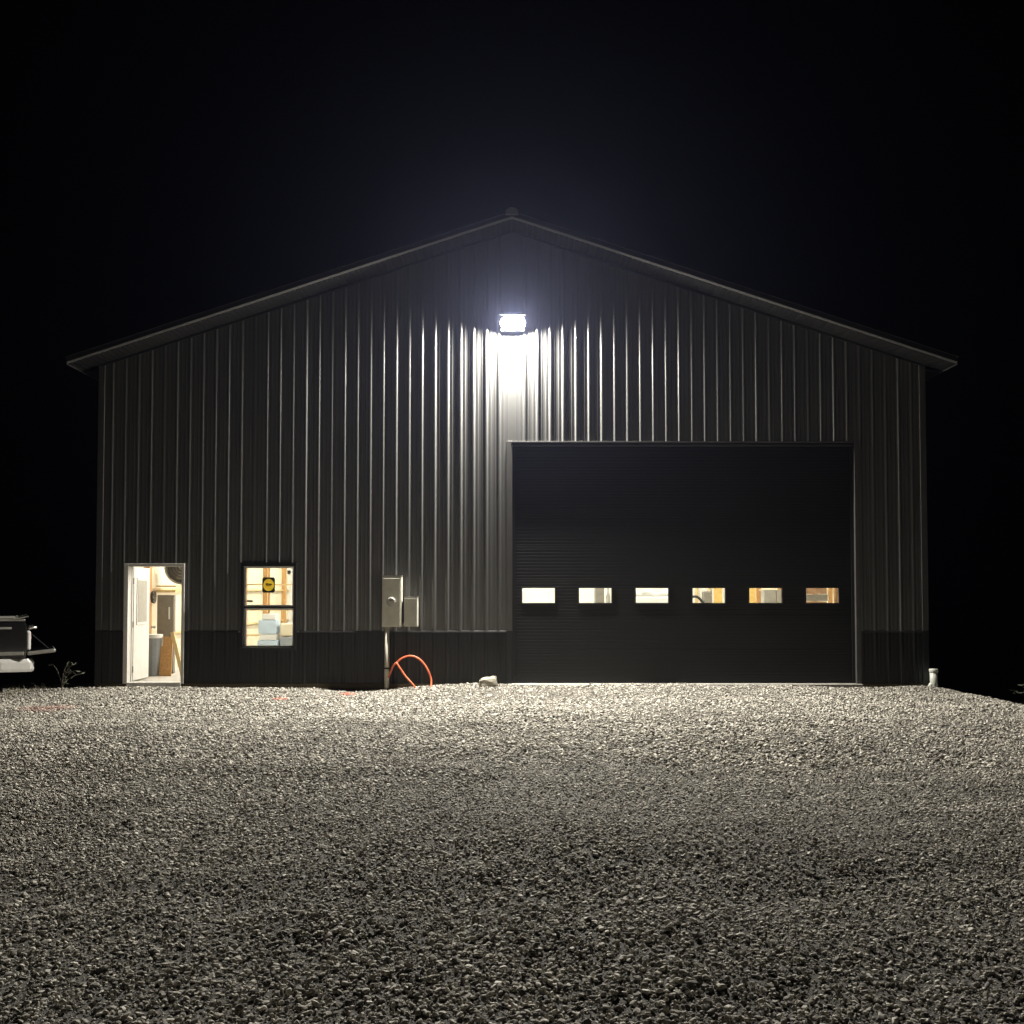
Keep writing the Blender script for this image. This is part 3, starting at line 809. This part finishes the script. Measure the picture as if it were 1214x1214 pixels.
MB().tube([(-.09, -.10, .265), (-.09, -.10, .295)], .0475, 16).build('strap', M['black'], o, True)

# ------------------------------------------------------------------ orange conduit loop
pts = [(461, 803), (466, 791), (470, 786), (474, 791), (481, 801), (489, 810), (497, 819), (504, 824), (510, 818), (511.5, 806), (507, 793), (499, 782.5), (489, 777.5), (478, 779.5), (469, 787)]
pp = []
for k, (px, py) in enumerate(pts):
    yy = -.36 + (.10 if k > 8 else 0) - (.03 if k in (5, 6, 7) else 0)
    pp.append(((px-607)/1214*(18.17+yy), yy, 1.6-(py-703)/1214*(18.17+yy)))
o = MB().tube(catmull(pp, 7), .0165, 10).build('orange_conduit', M['orange'], None, True)
tag(o, 'looped orange conduit rising from the gravel beside the meter riser', 'conduit')

# ------------------------------------------------------------------ broken concrete lump
def rock(name, m, loc, size, seed, rz=0):
    r_ = random.Random(seed); bm = bmesh.new(); bmesh.ops.create_icosphere(bm, subdivisions=3, radius=.62)
    pl = [(Vector((r_.gauss(0, 1), r_.gauss(0, 1), r_.gauss(0, 1))).normalized(), r_.uniform(.34, .46)) for _ in range(9)]
    for v in bm.verts:
        for nrm, d in pl:
            e = v.co.dot(nrm)-d
            if e > 0: v.co -= nrm*e
        v.co *= 1+r_.uniform(-.03, .03)
        v.co.x *= size[0]; v.co.y *= size[1]; v.co.z *= size[2]
    me_ = bpy.data.meshes.new(name); bm.to_mesh(me_); bm.free(); me_.materials.append(m)
    o = bpy.data.objects.new(name, me_); col.objects.link(o); o.location = loc; o.rotation_euler = (0, R(-12), rz)
    return o
bm = bmesh.new(); bmesh.ops.create_cube(bm, size=1); bmesh.ops.subdivide_edges(bm, edges=bm.edges[:], cuts=3, use_grid_fill=True)
r_ = random.Random(4)
for v in bm.verts:
    k_ = v.co.copy(); c_ = sorted(abs(q) for q in k_)
    v.co *= 1-.22*max(0, (c_[1]-.2))*2.5          # wear the edges down
    v.co += Vector((r_.gauss(0, .022), r_.gauss(0, .022), r_.gauss(0, .03)))
    v.co.z += .10*k_.x; v.co.x *= .31; v.co.y *= .24; v.co.z *= .19
me_ = bpy.data.meshes.new('concrete_lump'); bm.to_mesh(me_); bm.free(); me_.materials.append(M['chalk'])
o = bpy.data.objects.new('concrete_lump', me_); col.objects.link(o); o.location = (-.41, -.42, .055); o.rotation_euler = (R(-10), R(-5), R(8))
tag(o, 'pale lump of broken concrete on the gravel left of the overhead door', 'rock')

# ------------------------------------------------------------------ cleanout pipe at the corner
t = empty('cleanout_pipe', (7.395, -.16, -.02)); tag(t, 'short white cleanout pipe standing at the right corner of the building', 'pipe')
MB().tube([(0, 0, -.25), (.01, 0, 0), (.0, 0, .02), (-.004, 0, .23)], [.06, .062, .066, .066], 18).build('stub', M['pvc'], t, True)
MB().tube([(-.004, 0, .23), (-.004, 0, .235), (-.006, 0, .285), (-.006, 0, .292)], [.068, .077, .077, .070], 18).build('cap', M['pvc'], t, True)
MB().tube([(-.10, -.01, -.04), (-.05, 0, .015), (.0, 0, .05)], [.03, .04, .05], 12).build('side_inlet', M['pvc'], t, True)

# ------------------------------------------------------------------ pickup truck at the left edge
T = empty('pickup_truck', (-8.47, -.30, -.15), R(180+26))
tag(T, 'black pickup truck with its tailgate lowered, at the left edge beside the building', 'truck')
# local: +x forward, rear of the bed at x=0
BW = .86
for s_ in (-1, 1):
    ya, yb = sorted((s_*BW, s_*(BW-.07)))
    o = MB(); n = 12
    arch = [(1.25-.46*math.cos(math.pi*k/n), .40+.46*math.sin(math.pi*k/n)) for k in range(n+1)]
    prof = [(.0, .67), (.50, .66), (.62, .52)] + arch + [(1.9, .46), (1.9, 1.28), (.03, 1.28), (.0, 1.24)]
    o.prism([(p[0], p[1]) for p in prof], 'y', ya, yb)
    sd = o.build('bed_side', M['carblack'], T, bevel=.012)
    box('bed_rail', M['alu'], sd, .02, 1.9, ya-.012, yb+.012, 1.281, 1.315, .008)
    box('rail_clamp', M['alu'], sd, -.03, .20, ya-.02, yb+.02, 1.325, 1.345, .004, rot=Matrix.Rotation(R(12), 3, 'Y'))
    box('side_moulding', M['alu'], sd, .03, .78, min(s_*BW, s_*(BW+.015)), max(s_*BW, s_*(BW+.015)), .715, .775, .01)
    box('side_marker', M['galv'], sd, .22, .42, min(s_*BW, s_*(BW+.01)), max(s_*BW, s_*(BW+.01)), 1.15, 1.185, .004)
    tl = box('tail_light', M['clearlens'], T, -.07, -.001, min(s_*(BW-.13), s_*(BW+.012)), max(s_*(BW-.13), s_*(BW+.012)), .80, 1.12, .025)
    box('red_lens', M['redlens'], tl, -.076, -.071, s_*(BW-.07)-.03, s_*(BW-.07)+.03, .98, 1.09)
    MB().tube([(-.0, s_*(BW-.10), 1.16), (-.16, s_*(BW-.10), 1.17)], .022, 10).build('tailgate_latch', M['alu'], T, True)
    MB().tube([(-.02, s_*(BW-.16), 1.12), (-.36, s_*(BW-.16), .80)], .005, 8).build('tailgate_cable', M['black'], T)
box('bed_floor', M['black'], T, 0, 1.9, -BW+.07, BW-.07, .70, .75)
box('bed_bulkhead', M['carblack'], T, 1.83, 1.9, -BW+.071, BW-.071, .75, 1.27)
tg = box('tailgate', M['alu'], T, -.46, -.01, -BW+.075, BW-.075, .70, .765, .025, rot=Matrix.Rotation(R(6), 3, 'Y') , piv=(0, 0, .73))
tg.rotation_euler = (0, 0, 0)
box('tailgate_skin', M['carblack'], T, -.44, -.03, -BW+.10, BW-.10, .735, .775, .01, rot=Matrix.Rotation(R(6), 3, 'Y'), piv=(0, 0, .73))
o = MB(); pr = []
bp = [(-.10, .42), (-.13, .47), (-.13, .58), (-.09, .64), (.05, .64), (.05, .60), (-.05, .56), (-.05, .44)]
nseg = 14; vs = []
for k in range(nseg+1):
    u = -1+2*k/nseg; wrap = max(0, abs(u)-.78)/.22
    for (bx, bz) in bp: vs.append((bx+.50*wrap**2*(1 if bx < 0 else .8), u*(BW+.04), bz+.02*wrap))
nb = len(bp); o.v = vs
for k in range(nseg):
    for j_ in range(nb): o.f.append((k*nb+j_, k*nb+(j_+1) % nb, (k+1)*nb+(j_+1) % nb, (k+1)*nb+j_))
o.f += [tuple(range(nb)), tuple(range(nseg*nb+nb-1, nseg*nb-1, -1))]
M['bumper'] = mat('bumper_bright', (.74, .73, .69), .32, .35, .06, 9)
bm_ = o.build('rear_bumper', M['bumper'], T, bevel=.012)
box('step_pad', M['black'], bm_, -.09, .04, -.35, .35, .641, .65)
o = MB().tube([(.2, 0, .42), (-.14, 0, .42)], .03, 8); o.build('hitch', M['galv'], T)
def wheel(x, y):
    wv = empty('wheel', (x, y, .37)); wv.parent = T
    o = MB(); n = 32; pr = [(.21, -.11), (.33, -.12), (.365, -.09), (.37, 0), (.365, .09), (.33, .12), (.21, .11)]
    for (r_, y_) in pr: o.v += [(r_*math.cos(2*math.pi*k/n), y_, r_*math.sin(2*math.pi*k/n)) for k in range(n)]
    for a_ in range(len(pr)-1):
        for k in range(n): o.f.append((a_*n+k, a_*n+(k+1) % n, (a_+1)*n+(k+1) % n, (a_+1)*n+k))
    o.build('tyre', M['rubber'], wv, True)
    disc('rim', M['alu'], wv, 0, .09, 0, .215, .215, .18, 24)
for xw in (1.25, 4.6):
    for s_ in (-1, 1): wheel(xw, s_*(BW-.13))
CT = empty('cargo_box'); mw = Matrix.Translation((-8.47, -.30, -.15)) @ Matrix.Rotation(R(206), 4, 'Z') @ Matrix.Translation((.62, .30, .75))
CT.matrix_world = mw; CT.location = mw.translation; CT.rotation_euler = (0, 0, R(206))
tag(CT, 'black storage box with a grey lid standing in the bed of the pickup truck', 'box')
box('body', M['black'], CT, -.42, .42, -.36, .36, .0, .56, .02)
lid_ = box('lid', M['grey'], CT, -.45, .45, -.39, .39, .561, .60, .012)
for s_ in (-1, 1): box('latch', M['alu'], lid_, -.475, -.451, s_*.2-.05, s_*.2+.05, .50, .615, .004, rot=Matrix.Rotation(R(-14), 3, 'Y'))
cabp = [(1.93, .45), (3.95, .45), (5.35, .48), (5.42, .72), (5.36, 1.05), (4.2, 1.18), (3.9, 1.22), (3.35, 1.78), (2.2, 1.80), (1.97, 1.25)]
o = MB(); o.prism(cabp, 'y', -BW+.02, BW-.02); cabo = o.build('cab', M['carblack'], T, bevel=.05)
for s_ in (-1, 1):
    ya, yb = sorted((s_*(BW-.02), s_*(BW-.013)))
    MB().prism([(2.12, 1.26), (2.85, 1.26), (2.85, 1.70), (2.26, 1.70)], 'y', ya, yb).build('side_window', M['carglass'], cabo)
    MB().prism([(2.92, 1.26), (3.75, 1.26), (3.33, 1.70), (2.92, 1.70)], 'y', ya, yb).build('side_window', M['carglass'], cabo)
    box('door_handle', M['alu'], cabo, 2.95, 3.12, min(s_*(BW-.02), s_*(BW+.02)), max(s_*(BW-.02), s_*(BW+.02)), 1.08, 1.12)
    box('mirror', M['carblack'], cabo, 3.62, 3.74, min(s_*(BW-.02), s_*(BW+.16)), max(s_*(BW-.02), s_*(BW+.16)), 1.25, 1.42, .02)
    box('headlight', M['clearlens'], cabo, 5.35, 5.40, s_*.62-.14, s_*.62+.14, .84, 1.0)

# ------------------------------------------------------------------ weeds at the corners
def weed(loc, label, stems, seed, hh=.62):
    r_ = random.Random(seed); t = empty('weed', loc); tag(t, label, 'weed')
    S = MB(); Lf = MB()
    for k in range(stems):
        az = r_.uniform(0, 6.28); h_ = hh*r_.uniform(.6, 1.1); sp_ = r_.uniform(.15, .5)
        ptz = [Vector((math.cos(az)*sp_*u*u, math.sin(az)*sp_*u*u*.5, h_*(u-.25*u**3))) for u in (0, .3, .6, .85, 1)]
        ptz = catmull(ptz, 4); S.tube(ptz, [.006*(1-.7*i_/len(ptz)) for i_ in range(len(ptz))], 5)
        for i_ in range(3, len(ptz), 1):
            if r_.random() < .5:
                d = Vector((r_.uniform(-1, 1), r_.uniform(-1, 1), r_.uniform(-.4, .5))).normalized()
                sd = d.cross(Vector((r_.uniform(-1, 1), r_.uniform(-1, 1), 1))).normalized()
                ln = r_.uniform(.05, .11); p = ptz[i_]; u = d.cross(sd)*.01
                Lf.quad(p, p+d*ln*.45+sd*ln*.2+u, p+d*ln, p+d*ln*.45-sd*ln*.2+u)
    S.build('stem', M['stem'], t); Lf.build('leaves', M['leaf'], t)
weed((-7.72, -.55, float(hgt(-7.72, -.55))), 'thin leafy weed growing beside the left corner of the building', 6, 3, .66)
weed((9.0, -.45, float(hgt(9.0, -.45))), 'dim leafy weed at the right edge beyond the cleanout pipe', 9, 5, .7)

def grass(label, x0, x1, y0, y1, n, seed):
    r_ = random.Random(seed); o = MB()
    for k in range(n):
        x_, y_ = r_.uniform(x0, x1), r_.uniform(y0, y1)
        if abs(x_) < HW+.25 and y_ > -.3: continue
        z_ = float(hgt(x_, y_)); h_ = r_.uniform(.04, .17)*r_.uniform(.5, 1.2); a_ = r_.uniform(0, 6.28); b_ = r_.uniform(.2, .9)*h_
        w_ = .004; d = Vector((math.cos(a_), math.sin(a_), 0)); sd = Vector((-d.y, d.x, 0))*w_; p = Vector((x_, y_, z_-.01))
        m_ = p+d*b_*.3+Vector((0, 0, h_*.6)); t_ = p+d*b_+Vector((0, 0, h_))
        o.quad(p-sd, p+sd, m_+sd*.7, m_-sd*.7); o.quad(m_-sd*.7, m_+sd*.7, t_)
    g_ = o.build('grass', M['drygrass']); tag(g_, label, 'grass', kind='stuff')
M['drygrass'] = mat('dry_grass', (.16, .14, .08), .7, 0, .3, 9)
grass('sparse dry grass on the dark ground under the pickup truck', -11.0, -8.1, -2.2, .6, 1500, 1)
grass('sparse dry grass on the slope beyond the cleanout pipe', 8.3, 11.5, -1.0, .8, 900, 2)

# ------------------------------------------------------------------ thin mist volume, added to stand in for lens glare
o = box('glare_haze', M['white'], None, -345, 345, -345, 345, -3.2, 9.0)  # added volume; its scattering imitates the camera glare round the lamp
o.data.materials.clear()
hm = bpy.data.materials.new('glare_volume'); hm.use_nodes = True; ht = hm.node_tree; ht.nodes.clear()
pv = ht.nodes.new('ShaderNodeVolumePrincipled'); pv.inputs['Color'].default_value = (.52, .58, 1.0, 1)
pv.inputs['Density'].default_value = GLARE_HAZE_DENSITY; pv.inputs['Anisotropy'].default_value = 0.78
ho = ht.nodes.new('ShaderNodeOutputMaterial'); ht.links.new(pv.outputs[0], ho.inputs['Volume'])
o.data.materials.append(hm); tag(o, 'thin added mist imitating lens glare around the wall lamp', 'glare_haze', kind='stuff')
